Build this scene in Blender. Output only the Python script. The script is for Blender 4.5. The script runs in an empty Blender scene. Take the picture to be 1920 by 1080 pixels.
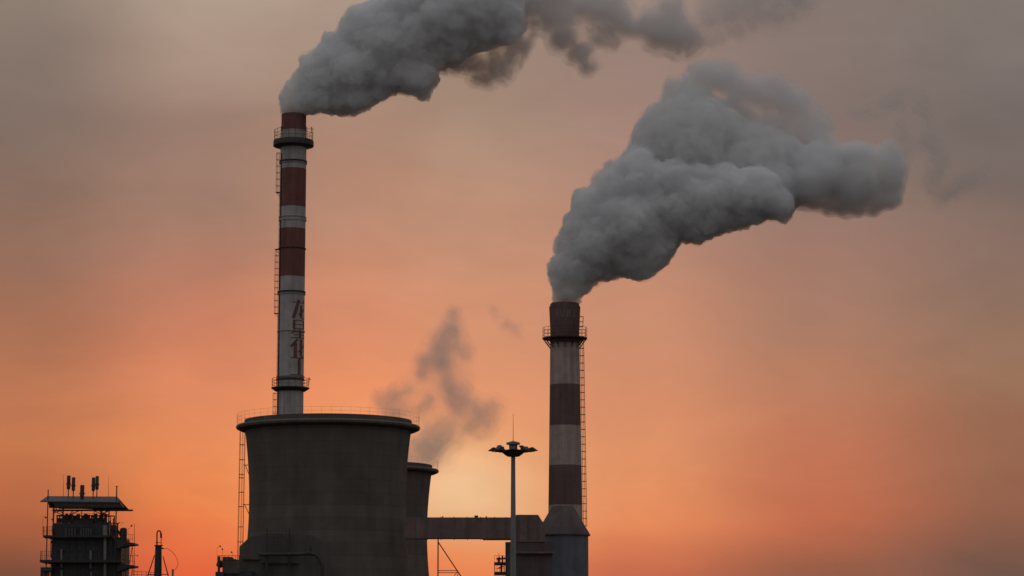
import bpy, math, random
import numpy as np
from mathutils import Vector, Matrix
R = math.radians
sc = bpy.context.scene
COL = sc.collection

# ------------------------------------------------------------------ camera
F = 4600.0            # focal length in photo pixels (1920 wide)
CZ = 12.0             # eye height (m)
HY = 1213.0           # horizon row of the photograph
PITCH = math.atan((HY - 540.0) / F)
cam_d = bpy.data.cameras.new('camera')
cam = bpy.data.objects.new('camera', cam_d)
COL.objects.link(cam)
cam_d.sensor_width = 36.0
cam_d.lens = F / 1920.0 * 36.0
cam_d.clip_start = 1.0
cam_d.clip_end = 40000.0
cam.location = (0, 0, CZ)
cam.rotation_euler = (math.pi / 2 + PITCH, 0, 0)
sc.camera = cam
sc.render.resolution_x, sc.render.resolution_y = 1024, 576

# ------------------------------------------------------------------ render / view
sc.view_settings.view_transform = 'Standard'
sc.view_settings.look = 'None'
sc.view_settings.gamma = 1.0
sc.view_settings.exposure = 0.0
sc.view_settings.use_curve_mapping = False
sc.render.engine = 'CYCLES'
cy = sc.cycles
cy.max_bounces = 48
cy.diffuse_bounces = 3
cy.glossy_bounces = 2
cy.transparent_max_bounces = 24
cy.volume_bounces = 30
cy.sample_clamp_indirect = 1.5
cy.volume_max_steps = 256
cy.use_denoising = True
cy.denoiser = 'OPENIMAGEDENOISE'
cy.denoising_input_passes = 'RGB_ALBEDO_NORMAL'
sc.render.filter_size = 1.7 if hasattr(sc.render, 'filter_size') else 1.5
cy.pixel_filter_type = 'BLACKMAN_HARRIS'
cy.filter_width = 1.55

# ------------------------------------------------------------------ node helper
def srgb(r, g, b):
    def f(c):
        c /= 255.0
        return c / 12.92 if c <= 0.04045 else ((c + 0.055) / 1.055) ** 2.4
    return (f(r), f(g), f(b), 1.0)

class NT:
    def __init__(s, tree):
        s.t = tree; s.n = tree.nodes; s.l = tree.links
    def new(s, typ, **kw):
        nd = s.n.new(typ)
        for k, v in kw.items():
            setattr(nd, k, v)
        return nd
    def put(s, sock, v):
        if v is None: return
        if hasattr(v, 'is_output') or isinstance(v, bpy.types.NodeSocket): s.l.new(v, sock)
        else: sock.default_value = v
    def math(s, op, a, b=None, c=None, clamp=False):
        nd = s.new('ShaderNodeMath', operation=op); nd.use_clamp = clamp
        s.put(nd.inputs[0], a); s.put(nd.inputs[1], b)
        if c is not None: s.put(nd.inputs[2], c)
        return nd.outputs[0]
    def maprange(s, v, a, b, c=0.0, d=1.0, typ='LINEAR'):
        nd = s.new('ShaderNodeMapRange', interpolation_type=typ)
        s.put(nd.inputs[0], v)
        for i, x in enumerate((a, b, c, d)): s.put(nd.inputs[i + 1], x)
        return nd.outputs[0]
    def mix(s, f, a, b, mode='MIX'):
        nd = s.new('ShaderNodeMix', data_type='RGBA', blend_type=mode)
        s.put(nd.inputs[0], f); s.put(nd.inputs[6], a); s.put(nd.inputs[7], b)
        return nd.outputs[2]
    def noise(s, vec, scale, detail=4.0, rough=0.5, dist=0.0, lac=2.0):
        nd = s.new('ShaderNodeTexNoise')
        s.put(nd.inputs['Vector'], vec)
        nd.inputs['Scale'].default_value = scale
        nd.inputs['Detail'].default_value = detail
        nd.inputs['Roughness'].default_value = rough
        nd.inputs['Distortion'].default_value = dist
        nd.inputs['Lacunarity'].default_value = lac
        return nd.outputs[0]
    def ramp(s, v, stops, interp='LINEAR'):
        nd = s.new('ShaderNodeValToRGB'); cr = nd.color_ramp; cr.interpolation = interp
        while len(cr.elements) > 1: cr.elements.remove(cr.elements[-1])
        cr.elements[0].position = stops[0][0]; cr.elements[0].color = stops[0][1]
        for p, c in stops[1:]:
            e = cr.elements.new(p); e.color = c
        s.put(nd.inputs[0], v)
        return nd.outputs[0]
    def scale_vec(s, vec, sx, sy, sz):
        nd = s.new('ShaderNodeVectorMath', operation='MULTIPLY')
        s.put(nd.inputs[0], vec); nd.inputs[1].default_value = (sx, sy, sz)
        return nd.outputs[0]

# ------------------------------------------------------------------ world: dusk sky
SUN_AZ = math.atan((862 - 960) / F)
SUN_EL = (HY - 935) / F
wd = bpy.data.worlds.new("World"); sc.world = wd; wd.use_nodes = True
w = NT(wd.node_tree); w.n.clear()
wout = w.new('ShaderNodeOutputWorld')
bg = w.new('ShaderNodeBackground'); bg.inputs[1].default_value = 1.0
w.l.new(bg.outputs[0], wout.inputs[0])
tc = w.new('ShaderNodeTexCoord')
sep = w.new('ShaderNodeSeparateXYZ'); w.l.new(tc.outputs['Generated'], sep.inputs[0])
dx, dy, dz = sep.outputs
az = w.math('ARCTAN2', dx, dy)
el = w.math('ARCSINE', dz)
# columns of the evening sky: colour by elevation, one list for each bearing
ROWS = [1080, 960, 840, 720, 600, 480, 360, 240, 120, 0]
SKY = {
    35:   [(124,76,60),(178,98,66),(197,118,78),(178,112,82),(160,108,87),(145,107,92),(133,106,95),(123,106,99),(126,111,103),(145,128,117)],
    365:  [(224,98,62),(230,128,76),(228,136,89),(215,130,95),(195,122,97),(172,118,100),(156,120,105),(150,122,111),(166,142,128),(172,154,139)],
    655:  [(231,118,70),(234,148,92),(235,147,94),(226,138,98),(210,136,106),(190,133,110),(174,131,112),(164,131,115),(160,135,121),(164,143,129)],
    900:  [(230,130,82),(227,150,94),(228,153,102),(223,146,107),(207,141,111),(188,137,114),(173,136,117),(162,134,118),(151,129,117),(152,132,120)],
    1185: [(196,104,76),(223,133,89),(218,140,99),(209,138,106),(194,135,110),(178,131,112),(166,128,116),(157,127,117),(148,125,118),(150,131,121)],
    1535: [(152,94,74),(192,106,78),(190,114,87),(177,119,95),(162,118,101),(151,115,104),(135,114,106),(128,111,107),(130,115,111),(133,118,113)],
    1885: [(110,82,72),(146,95,76),(148,100,80),(149,110,89),(140,109,94),(134,108,99),(117,102,98),(111,101,99),(120,110,107),(127,117,111)],
}
ELMAX = 1.5
def el_t(py): return ((HY - py) / F) / ELMAX
def column(cols, hi):
    st = [(el_t(py), srgb(*c)) for py, c in zip(ROWS, cols)]
    st += [(0.45 / ELMAX, hi[0]), (0.9 / ELMAX, hi[1])]
    st = [(0.0, tuple(0.9 * v for v in srgb(*cols[0])[:3]) + (1,))] + st
    return w.ramp(w.math('DIVIDE', el, ELMAX, clamp=True), st)
HI = (srgb(132, 126, 124), srgb(122, 124, 130))
# broad uneven veils of cloud shift the lookup a little, so that the bands are not ruled lines
tanaz = w.math('MULTIPLY_ADD', w.math('TANGENT', az), F, 960.0)
cmb = w.new('ShaderNodeCombineXYZ')
w.put(cmb.inputs[0], w.math('MULTIPLY', az, 7.0)); w.put(cmb.inputs[1], w.math('MULTIPLY', el, 17.0))
w.put(cmb.inputs[2], w.math('MULTIPLY', dy, 0.6))
warp = w.noise(cmb.outputs[0], 0.9, 3.0, 0.5, 0.6)
el = w.math('MULTIPLY_ADD', w.math('SUBTRACT', warp, 0.5), 0.045, el)
xs = sorted(SKY)
cur = column(SKY[xs[0]], HI)
for a, b in zip(xs[:-1], xs[1:]):
    f = w.maprange(tanaz, a, b, 0.0, 1.0, 'SMOOTHSTEP')
    cur = w.mix(f, cur, column(SKY[b], HI))
front = cur
# glow of the hidden sun
ddx = w.math('DIVIDE', w.math('SUBTRACT', tanaz, 856.0), 145.0)
ddy = w.math('DIVIDE', w.math('SUBTRACT', w.math('MULTIPLY', el, F), HY - 908.0), 86.0)
r2 = w.math('ADD', w.math('MULTIPLY', ddx, ddx), w.math('MULTIPLY', ddy, ddy))
glow = w.math('MULTIPLY', w.math('EXPONENT', w.math('MULTIPLY', r2, -0.8)), w.maprange(dy, 0.0, 0.3))
front = w.mix(glow, front, (0.005, 0.165, 0.145, 1), 'ADD')
# veils: soft light and dark patches
v1 = w.maprange(w.noise(cmb.outputs[0], 1.5, 6.0, 0.55, 0.9), 0.3, 0.72, 0.925, 1.06)
cm2 = w.new('ShaderNodeCombineXYZ')
w.put(cm2.inputs[0], w.math('MULTIPLY_ADD', el, 9.0, w.math('MULTIPLY', az, 16.0))); w.put(cm2.inputs[1], w.math('MULTIPLY', el, 30.0))
w.put(cm2.inputs[2], dy)
v2 = w.maprange(w.noise(cm2.outputs[0], 1.3, 7.0, 0.6, 0.4), 0.3, 0.7, 0.98, 1.02)
vv = w.math('MULTIPLY', v1, v2)
front = w.mix(1.0, front, vv, 'MULTIPLY')
# the rest of the sky dome: dull blue-grey dusk away from the sunset
back = w.ramp(w.math('DIVIDE', w.math('ARCSINE', dz), ELMAX, clamp=True),
              [(0.0, (0.185, 0.170, 0.166, 1)), (0.25, (0.225, 0.217, 0.220, 1)), (0.65, (0.335, 0.34, 0.35, 1)), (1.0, (0.40, 0.41, 0.425, 1))])
fb = w.maprange(dy, 0.05, 0.8, 0.0, 1.0, 'SMOOTHSTEP')
sky = w.mix(fb, back, front)
# clear-air sky (sun low on the same bearing) seen thinly through the overcast
nis = w.new('ShaderNodeTexSky', sky_type='NISHITA')
nis.sun_disc = False; nis.sun_elevation = SUN_EL; nis.sun_rotation = SUN_AZ
nis.dust_density = 5.0
sky = w.mix(0.0015, sky, nis.outputs[0], 'ADD')
sky = w.mix(w.maprange(dz, -0.02, 0.0), (0.03, 0.027, 0.025, 1), sky)
w.l.new(sky, bg.inputs[0])

# ------------------------------------------------------------------ the sun: low, behind the towers, veiled by cloud
sd = bpy.data.lights.new('sun', 'SUN'); so = bpy.data.objects.new('sun', sd); COL.objects.link(so)
sd.energy = 0.35; sd.angle = R(12.0); sd.color = (1.0, 0.55, 0.28)
to_sun = Vector((math.sin(SUN_AZ) * math.cos(SUN_EL), math.cos(SUN_AZ) * math.cos(SUN_EL), math.sin(SUN_EL)))
so.rotation_euler = to_sun.to_track_quat('Z', 'Y').to_euler()

# ------------------------------------------------------------------ measuring helpers
ct, st_ = math.cos(PITCH), math.sin(PITCH)
def P(px, py, Y):
    """where the line of sight through a photo pixel meets the upright plane at distance Y"""
    a = (px - 960.0) / F; b = (540.0 - py) / F
    d = Vector((a, ct - b * st_, st_ + b * ct)); t = Y / d.y
    return Vector((a * t, Y, CZ + d.z * t))
def MPP(py, Y):
    b = (540.0 - py) / F
    return Y / (ct - b * st_) / F

# ------------------------------------------------------------------ mesh helper
class MB:
    def __init__(s): s.v = []; s.f = []
    def add(s, vs, fs):
        o = len(s.v); s.v += [tuple(x) for x in vs]; s.f += [tuple(i + o for i in f) for f in fs]
        return s
    def box(s, a, b):
        x0, x1 = sorted((a[0], b[0])); y0, y1 = sorted((a[1], b[1])); z0, z1 = sorted((a[2], b[2]))
        return s.add([(x0,y0,z0),(x1,y0,z0),(x1,y1,z0),(x0,y1,z0),(x0,y0,z1),(x1,y0,z1),(x1,y1,z1),(x0,y1,z1)],
              [(0,3,2,1),(4,5,6,7),(0,1,5,4),(1,2,6,5),(2,3,7,6),(3,0,4,7)])
    def tube(s, p, q, r, n=8, r2=None, cap=True):
        p = Vector(p); q = Vector(q); r2 = r if r2 is None else r2
        d = (q - p)
        if d.length < 1e-6: return s
        d.normalize()
        u = d.cross(Vector((0, 0, 1)) if abs(d.z) < 0.9 else Vector((0, 1, 0))).normalized(); v = d.cross(u)
        vs = []
        for c, rr in ((p, r), (q, r2)):
            for k in range(n):
                a = 2 * math.pi * (k + 0.5) / n
                vs.append(c + (u * math.cos(a) + v * math.sin(a)) * rr)
        fs = [(k, (k + 1) % n, n + (k + 1) % n, n + k) for k in range(n)]
        if cap: fs += [tuple(range(n))[::-1], tuple(range(n, 2 * n))]
        return s.add(vs, fs)
    def bar(s, p, q, r): return s.tube(p, q, r, 4)
    def path(s, pts, r, n=8):
        for a, b in zip(pts[:-1], pts[1:]): s.tube(a, b, r, n)
        return s
    def lathe(s, c, prof, n=64, a0=0.0, a1=2 * math.pi, cap0=False, cap1=False):
        c = Vector(c); full = abs(a1 - a0 - 2 * math.pi) < 1e-6; m = n if full else n + 1
        vs = []
        for r, z in prof:
            for k in range(m):
                a = a0 + (a1 - a0) * k / n
                vs.append((c.x + r * math.cos(a), c.y + r * math.sin(a), c.z + z))
        fs = []
        for j in range(len(prof) - 1):
            for k in range(n):
                k2 = (k + 1) % m if full else k + 1
                fs.append((j * m + k, j * m + k2, (j + 1) * m + k2, (j + 1) * m + k))
        if cap0: fs.append(tuple(range(m))[::-1])
        if cap1: fs.append(tuple((len(prof) - 1) * m + k for k in range(m)))
        return s.add(vs, fs)
    def ring(s, c, r, t, n=64, a0=0.0, a1=2 * math.pi):
        return s.lathe(c, [(r - t, 0), (r, -t), (r + t, 0), (r, t), (r - t, 0)], n, a0, a1)
    def quad_slab(s, pts, th):
        """a slab: four corner points and a thickness vector"""
        pts = [Vector(p) for p in pts]; th = Vector(th)
        n = len(pts)
        return s.add(pts + [p + th for p in pts], [tuple(range(n)), tuple(range(n, 2 * n))[::-1]] + [(k, n + k, n + (k + 1) % n, (k + 1) % n) for k in range(n)])
    def build(s, name, mat, parent=None, smooth=False, origin=None):
        me = bpy.data.meshes.new(name)
        o = bpy.data.objects.new(name, me)
        COL.objects.link(o)
        off = Vector((0, 0, 0))
        if parent is not None:
            par = parent; off = Vector(par.location)
            while par.parent is not None:
                par = par.parent; off += Vector(par.location)
            o.parent = parent
        elif origin is not None:
            off = Vector(origin); o.location = off
        me.from_pydata([(x - off.x, y - off.y, z - off.z) for x, y, z in s.v], [], s.f)
        me.materials.append(mat)
        me.update()
        import bmesh
        bm = bmesh.new(); bm.from_mesh(me); bmesh.ops.recalc_face_normals(bm, faces=bm.faces); bm.to_mesh(me); bm.free()
        if smooth:
            me.shade_smooth()
            try: me.set_sharp_from_angle(angle=R(38))
            except Exception: pass
        return o

def thing(name, label, cat, loc, group=None):
    o = bpy.data.objects.new(name, None); COL.objects.link(o)
    o.empty_display_size = 0.5
    o.location = loc; o['label'] = label; o['category'] = cat
    if group: o['group'] = group
    return o
def tag(o, label, cat, group=None):
    o['label'] = label; o['category'] = cat
    if group: o['group'] = group
    return o

# ------------------------------------------------------------------ materials
ALB = 0.82
def make_mat(name, base, rough=0.8, var=0.25, scale=1.0, streak=0.0, metallic=0.0, lines=None, bump=0.0):
    m = bpy.data.materials.new(name); m.use_nodes = True
    t = NT(m.node_tree); t.n.clear()
    out = t.new('ShaderNodeOutputMaterial'); p = t.new('ShaderNodeBsdfPrincipled')
    t.l.new(p.outputs[0], out.inputs[0])
    c = t.new('ShaderNodeTexCoord').outputs['Object']
    n1 = t.noise(c, scale, 6.0, 0.6, 0.3)
    f = t.maprange(n1, 0.25, 0.75, 1.0 - var, 1.0 + var)
    if streak:
        n2 = t.noise(t.scale_vec(c, 1.6 * scale, 1.6 * scale, 0.09 * scale), 1.0, 5.0, 0.6)
        f = t.math('MULTIPLY', f, t.maprange(n2, 0.3, 0.7, 1.0 - streak, 1.0 + streak))
    if lines:
        sp = t.new('ShaderNodeSeparateXYZ'); t.l.new(c, sp.inputs[0])
        fr = t.math('FRACT', t.math('DIVIDE', sp.outputs[2], lines))
        f = t.math('MULTIPLY', f, t.maprange(fr, 0.0, 0.07, 0.72, 1.0))
        # lift to lift the pours differ a little in tone
        wn = t.new('ShaderNodeTexWhiteNoise', noise_dimensions='1D')
        t.put(wn.inputs['W'], t.math('FLOOR', t.math('DIVIDE', sp.outputs[2], lines)))
        f = t.math('MULTIPLY', f, t.maprange(wn.outputs[0], 0, 1, 0.92, 1.08))
    col = t.mix(1.0, tuple(ALB * v for v in base) + (1,), f, 'MULTIPLY')
    t.l.new(col, p.inputs['Base Color'])
    p.inputs['Roughness'].default_value = rough
    p.inputs['Metallic'].default_value = metallic
    p.inputs['Specular IOR Level'].default_value = 0.25
    if bump:
        b = t.new('ShaderNodeBump'); b.inputs['Strength'].default_value = bump; b.inputs['Distance'].default_value = 0.05
        t.l.new(n1, b.inputs['Height']); t.l.new(b.outputs[0], p.inputs['Normal'])
    return m
M = {}
M['concrete'] = make_mat('weathered_concrete', (0.180, 0.156, 0.140), 0.9, 0.2, 0.35, 0.16, lines=1.35, bump=0.5)
M['concrete2'] = make_mat('dark_concrete', (0.20, 0.175, 0.155), 0.9, 0.2, 0.5, 0.15, bump=0.4)
M['steel'] = make_mat('dark_steel', (0.085, 0.07, 0.065), 0.6, 0.3, 2.0, 0.1)
M['rail'] = make_mat('red_brown_rail', (0.16, 0.07, 0.045), 0.6, 0.3, 2.0)  # one red-brown tone for rails, ladders and other thin fittings
M['redsteel'] = make_mat('red_steel', (0.42, 0.03, 0.02), 0.55, 0.2, 2.0)  # saturated red tone for the whole trestle
M['galv'] = make_mat('galvanised_steel', (0.30, 0.295, 0.29), 0.5, 0.12, 2.0, 0.1)
M['duct'] = make_mat('insulated_duct_cladding', (0.245, 0.172, 0.16), 0.7, 0.2, 0.8, 0.2)
M['house'] = make_mat('dark_brown_cladding', (0.15, 0.12, 0.112), 0.8, 0.2, 0.6, 0.2)
M['annex'] = make_mat('dark_render', (0.155, 0.138, 0.128), 0.9, 0.2, 0.6, 0.2)  # dark grey-brown tone with random streaks
M['clad'] = make_mat('blue_grey_cladding', (0.185, 0.19, 0.23), 0.6, 0.18, 0.5, 0.2)
M['clad_dark'] = make_mat('dark_blue_cladding', (0.075, 0.079, 0.086), 0.6, 0.25, 0.6, 0.2)
M['roof'] = make_mat('grey_sheet_roof', (0.13, 0.13, 0.135), 0.6, 0.15, 1.5, 0.15)
M['pale'] = make_mat('pale_pipe_lagging', (0.32, 0.31, 0.30), 0.6, 0.2, 1.5, 0.2)
M['letter'] = make_mat('faded_red_lettering', (0.23, 0.10, 0.092), 0.7, 0.25, 2.5, 0.15)
M['letter_pale'] = make_mat('faded_pale_lettering', (0.30, 0.235, 0.225), 0.7, 0.3, 6.0, 0.2)
M['lamp'] = make_mat('floodlight_housing', (0.10, 0.085, 0.075), 0.5, 0.15, 4.0)
M['glass'] = make_mat('floodlight_glass', (0.3, 0.3, 0.3), 0.15, 0.05, 4.0)
M['ground'] = make_mat('works_yard_ground', (0.06, 0.055, 0.05), 0.95, 0.3, 0.05)

def band_mat(name, H, bands, red, white):
    """painted bands: list of (z_from, 'r'|'w') from the ground up"""
    m = bpy.data.materials.new(name); m.use_nodes = True
    t = NT(m.node_tree); t.n.clear()
    out = t.new('ShaderNodeOutputMaterial'); p = t.new('ShaderNodeBsdfPrincipled')
    t.l.new(p.outputs[0], out.inputs[0])
    c = t.new('ShaderNodeTexCoord').outputs['Object']
    sp = t.new('ShaderNodeSeparateXYZ'); t.l.new(c, sp.inputs[0])
    wob = t.math('MULTIPLY', t.math('SUBTRACT', t.noise(c, 1.4, 3.0), 0.5), 0.06)
    z = t.math('ADD', sp.outputs[2], wob)
    col = t.ramp(t.math('DIVIDE', z, H), [(b[0] / H, red if b[1] == 'r' else white) for b in bands], 'CONSTANT')
    n1 = t.maprange(t.noise(c, 0.9, 6.0, 0.62, 0.4), 0.25, 0.75, 0.84, 1.14)
    n2 = t.maprange(t.noise(t.scale_vec(c, 2.2, 2.2, 0.10), 1.0, 5.0, 0.6), 0.3, 0.7, 0.74, 1.15)
    n3 = t.maprange(t.noise(t.scale_vec(c, 0.5, 0.5, 0.25), 1.0, 3.0, 0.5), 0.35, 0.7, 1.05, 0.86)
    f = t.math('MULTIPLY', t.math('MULTIPLY', n1, n2), n3)
    fr = t.math('FRACT', t.math('DIVIDE', sp.outputs[2], 1.5))
    f = t.math('MULTIPLY', f, t.maprange(fr, 0.0, 0.03, 0.9, 1.0))
    t.l.new(t.mix(1.0, col, f, 'MULTIPLY'), p.inputs['Base Color'])
    p.inputs['Roughness'].default_value = 0.7; p.inputs['Specular IOR Level'].default_value = 0.25
    return m

# ------------------------------------------------------------------ ground
g = MB(); gs = 15000
g.add([(-gs, -2000, 0), (gs, -2000, 0), (gs, gs, 0), (-gs, gs, 0)], [(0, 1, 2, 3)])
go = g.build('ground', M['ground']); go['kind'] = 'structure'

# ------------------------------------------------------------------ common pieces
def railing(mb, c, r, h, n, a0=0.0, a1=2 * math.pi, rails=3, t=0.022, seg=96):
    c = Vector(c)
    for j in range(rails):
        mb.ring(c + Vector((0, 0, h * (j + 1) / rails)), r, t, seg, a0, a1)
    for k in range(n + (0 if abs(a1 - a0 - 2 * math.pi) < 1e-6 else 1)):
        a = a0 + (a1 - a0) * k / n
        b = c + Vector((r * math.cos(a), r * math.sin(a), 0))
        mb.bar(b, b + Vector((0, 0, h)), t * 1.15)
def straight_rail(mb, p, q, h, n, rails=2, t=0.025):
    p = Vector(p); q = Vector(q)
    for j in range(rails):
        dz_ = Vector((0, 0, h * (j + 1) / rails)); mb.bar(p + dz_, q + dz_, t)
    for k in range(n + 1):
        b = p.lerp(q, k / n); mb.bar(b, b + Vector((0, 0, h)), t)
def cage_ladder(cx, cy, ang, r_of_z, z0, z1, step=0.9, cage=True, t=0.022, off=0.16, depth=0.42, w_=0.42, rung=0.33):
    """ladder and cage against a round wall; returns one mesh builder"""
    mb = MB(); ca, sa = math.cos(ang), math.sin(ang)
    def pt(r, s, z): return Vector((cx + ca * r - sa * s, cy + sa * r + ca * s, z))
    n = max(1, int((z1 - z0) / step))
    zs = [z0 + (z1 - z0) * k / n for k in range(n + 1)]
    for sgn in (-1, 1):
        for a, b in zip(zs[:-1], zs[1:]):
            mb.bar(pt(r_of_z(a) + off, sgn * w_ / 2, a), pt(r_of_z(b) + off, sgn * w_ / 2, b), t * 1.2)
    z = z0
    while z < z1:
        mb.bar(pt(r_of_z(z) + off, -w_ / 2, z), pt(r_of_z(z) + off, w_ / 2, z), t * 0.8); z += rung
    for z in zs:                                    # stand-off brackets
        mb.bar(pt(r_of_z(z) - 0.02, w_ / 2, z), pt(r_of_z(z) + off, w_ / 2, z), t)
        mb.bar(pt(r_of_z(z) - 0.02, -w_ / 2, z), pt(r_of_z(z) + off, -w_ / 2, z), t)
        if cage:
            pts = [pt(r_of_z(z) + off + depth * math.sin(k * math.pi / 6), -math.cos(k * math.pi / 6) * 0.36, z) for k in range(7)]
            pts = [pt(r_of_z(z) + off, -w_ / 2, z)] + pts + [pt(r_of_z(z) + off, w_ / 2, z)]
            for a, b in zip(pts[:-1], pts[1:]): mb.bar(a, b, t * 1.5)
    if cage:
        for k in (1, 2, 3, 4, 5):
            for a, b in zip(zs[:-1], zs[1:]):
                def q(z): return pt(r_of_z(z) + off + depth * math.sin(k * math.pi / 6), -math.cos(k * math.pi / 6) * 0.36, z)
                mb.bar(q(a), q(b), t * 0.8)
    return mb

# ------------------------------------------------------------------ cooling towers
T1Y = 270.0
S1 = MPP(801, T1Y)
T1X = P(615.6, 801, T1Y).x
T1Z = P(615.6, 803, T1Y).z          # height of the walkway
def tower_r(z):                      # z above ground
    return 145.6 * S1 * math.sqrt(1 + ((z - (T1Z - 142 * S1)) / (372 * S1)) ** 2)
def cooling_tower(loc, label, s=1.0):
    t = thing('cooling_tower', label, 'cooling tower', loc, 'concrete cooling towers')
    X, Y = loc[0], loc[1]
    c = (X, Y, 0)
    wall = 0.28
    zs = [3.6 + (T1Z - 3.6) * k / 46 for k in range(47)]
    prof = [(tower_r(z), z) for z in zs] + [(157 * S1, T1Z + 0.25), (156.5 * S1, T1Z + 13.5 * S1), (156 * S1 - wall, T1Z + 13.5 * S1)]
    prof += [(tower_r(z) - wall, z) for z in reversed(zs)] + [prof[0]]
    MB().lathe(c, prof, 128).build('shell', M['concrete'], t, True)
    MB().lathe(c, [(155 * S1, T1Z - 0.28), (164 * S1, T1Z - 0.34), (171 * S1, T1Z - 0.16), (172.5 * S1, T1Z + 0.05), (170 * S1, T1Z + 0.22), (155 * S1, T1Z + 0.3)], 128).build('walkway', M['concrete2'], t, True)
    rl = MB(); railing(rl, (X, Y, T1Z + 0.2), 170.5 * S1, 1.25, 60, rails=3, t=0.008, seg=120)
    rl.build('railing', M['rail'], t)
    r3 = tower_r(3.6)
    lg = MB()
    for k in range(36):
        a = 2 * math.pi * k / 36
        for sg in (-1, 1):
            b = a + sg * math.pi / 36
            lg.tube((X + (r3 + 1.2) * math.cos(b), Y + (r3 + 1.2) * math.sin(b), 0), (X + (r3 - 0.1) * math.cos(a), Y + (r3 - 0.1) * math.sin(a), 3.8), 0.25, 6)
    lg.build('leg_ring', M['concrete2'], t)
    return t
ct1 = cooling_tower((T1X, T1Y, 0), 'larger concrete cooling tower in front of the lettered chimney')
T2Y = T1Y * (HY - 801) / (HY - 883) * 1.0
S2 = MPP(883, T2Y)
ct2 = cooling_tower((P(823 - 172.5 * S1 / S2, 883, T2Y).x, T2Y, 0), 'smaller looking steaming cooling tower half hidden behind the other tower')
# caged ladder hanging down the near tower's left side
lm = MB(); zt, zb = T1Z - 0.25, P(450, 1075, T1Y).z - 12
lx = P(459.5, 810, T1Y).x; lY = T1Y
def lxp(z):                          # the ladder leans out a little towards the ground
    return lx - (zt - z) * 0.004
n = 15; zz = [zt + (zb - zt) * k / n for k in range(n + 1)]
for (ox, oy) in ((0, -0.22), (0, 0.22), (-0.24, -0.34), (-0.50, -0.2), (-0.58, 0), (-0.50, 0.2), (-0.24, 0.34)):
    lm.bar((lxp(zt) + ox, lY + oy, zt), (lxp(zb) + ox, lY + oy, zb), 0.026 if ox == 0 else 0.020)
hoops = [862, 834, 890, 896, 923, 950, 988, 1016, 1050]
for py in hoops:
    z = P(455, py, T1Y).z; x = lxp(z)
    pts = [(x, lY - 0.22, z), (x - 0.24, lY - 0.34, z), (x - 0.5, lY - 0.2, z), (x - 0.58, lY, z), (x - 0.5, lY + 0.2, z), (x - 0.24, lY + 0.34, z), (x, lY + 0.22, z)]
    lm.path(pts, 0.034, 4)
z = zb
while z < zt:
    lm.bar((lxp(z), lY - 0.22, z), (lxp(z), lY + 0.22, z), 0.012); z += 0.33
ld = lm.build('caged_ladder', M['rail'], ct1)
for py in (872, 946):
    z = P(460, py, T1Y).z; b = MB()
    xs_ = T1X - tower_r(z)
    for yy in (-0.2, 0.2):
        b.bar((lxp(z) - 0.1, lY + yy, z), (xs_ + 0.05, lY + yy, z), 0.035)
        zl = z - 1.15
        b.bar((lxp(z) + 0.1, lY + yy, z), (T1X - tower_r(zl) + 0.03, lY + yy, zl), 0.03)
    b.build('ladder_bracket', M['rail'], ct1)

# ------------------------------------------------------------------ lettering strokes (u to the right, v up, unit box)
GLYPH = {
 'long': [((0.02,.89),(1.0,.86),.045),((.44,1.02),(.12,.04),.15),((.60,.74),(.60,.10),.15),((.60,.07),(1.0,.05),.05),((.97,.62),(.44,.24),.09),((.72,1.0),(.90,.93),.06)],
 'xing': [((.10,.97),(.92,.97),.05),((.17,.97),(.17,.52),.13),((.85,.97),(.85,.52),.13),((.17,.75),(.85,.75),.045),((.10,.53),(.92,.53),.05),((.22,.52),(.06,.24),.08),((.14,.36),(.95,.36),.05),((.14,.20),(.92,.20),.045),((.53,.5),(.53,.03),.14),((.0,.03),(1.0,.03),.055)],
 'hua':  [((.38,1.0),(.02,.58),.11),((.26,.8),(.26,0.0),.17),((.62,1.0),(.62,.08),.17),((.62,.05),(1.0,.05),.06),((.98,.22),(.98,.05),.05),((.98,.74),(.44,.30),.09)],
 'gong': [((.02,.96),(.98,.96),.06),((.5,.95),(.5,.04),.16),((0.0,.03),(1.0,.03),.065)],
}
def glyph(mb, key, r_of_z, cx, cy, ang_left, ang_w, z0, h, th=0.014):
    """paint strokes on a round shaft: u runs clockwise (to the viewer's right)"""
    def pt(u, v):
        z = z0 + v * h; a = ang_left + u * ang_w; r = r_of_z(z) + th
        return (cx + r * math.cos(a), cy + r * math.sin(a), z)
    asp = abs(ang_w) * r_of_z(z0) / h
    for (a, b, wd_) in GLYPH[key]:
        A = Vector((a[0] * asp, a[1])); B = Vector((b[0] * asp, b[1])); d = (B - A).normalized(); nn = Vector((-d.y, d.x)) * wd_ / 2 * (1.2 if wd_ > .1 else 1.0)
        k = 8; m_ = 5; vs = []
        for i in range(k + 1):
            c = A.lerp(B, i / k)
            for q_ in range(m_ + 1):
                q = c + nn * (2 * q_ / m_ - 1); vs.append(pt(q.x / asp, q.y))
        mb.add(vs, [(i * (m_ + 1) + q_, i * (m_ + 1) + q_ + 1, (i + 1) * (m_ + 1) + q_ + 1, (i + 1) * (m_ + 1) + q_) for i in range(k) for q_ in range(m_)])

RED = (0.235, 0.100, 0.088, 1); WHITE = (0.50, 0.465, 0.45, 1)
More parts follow.
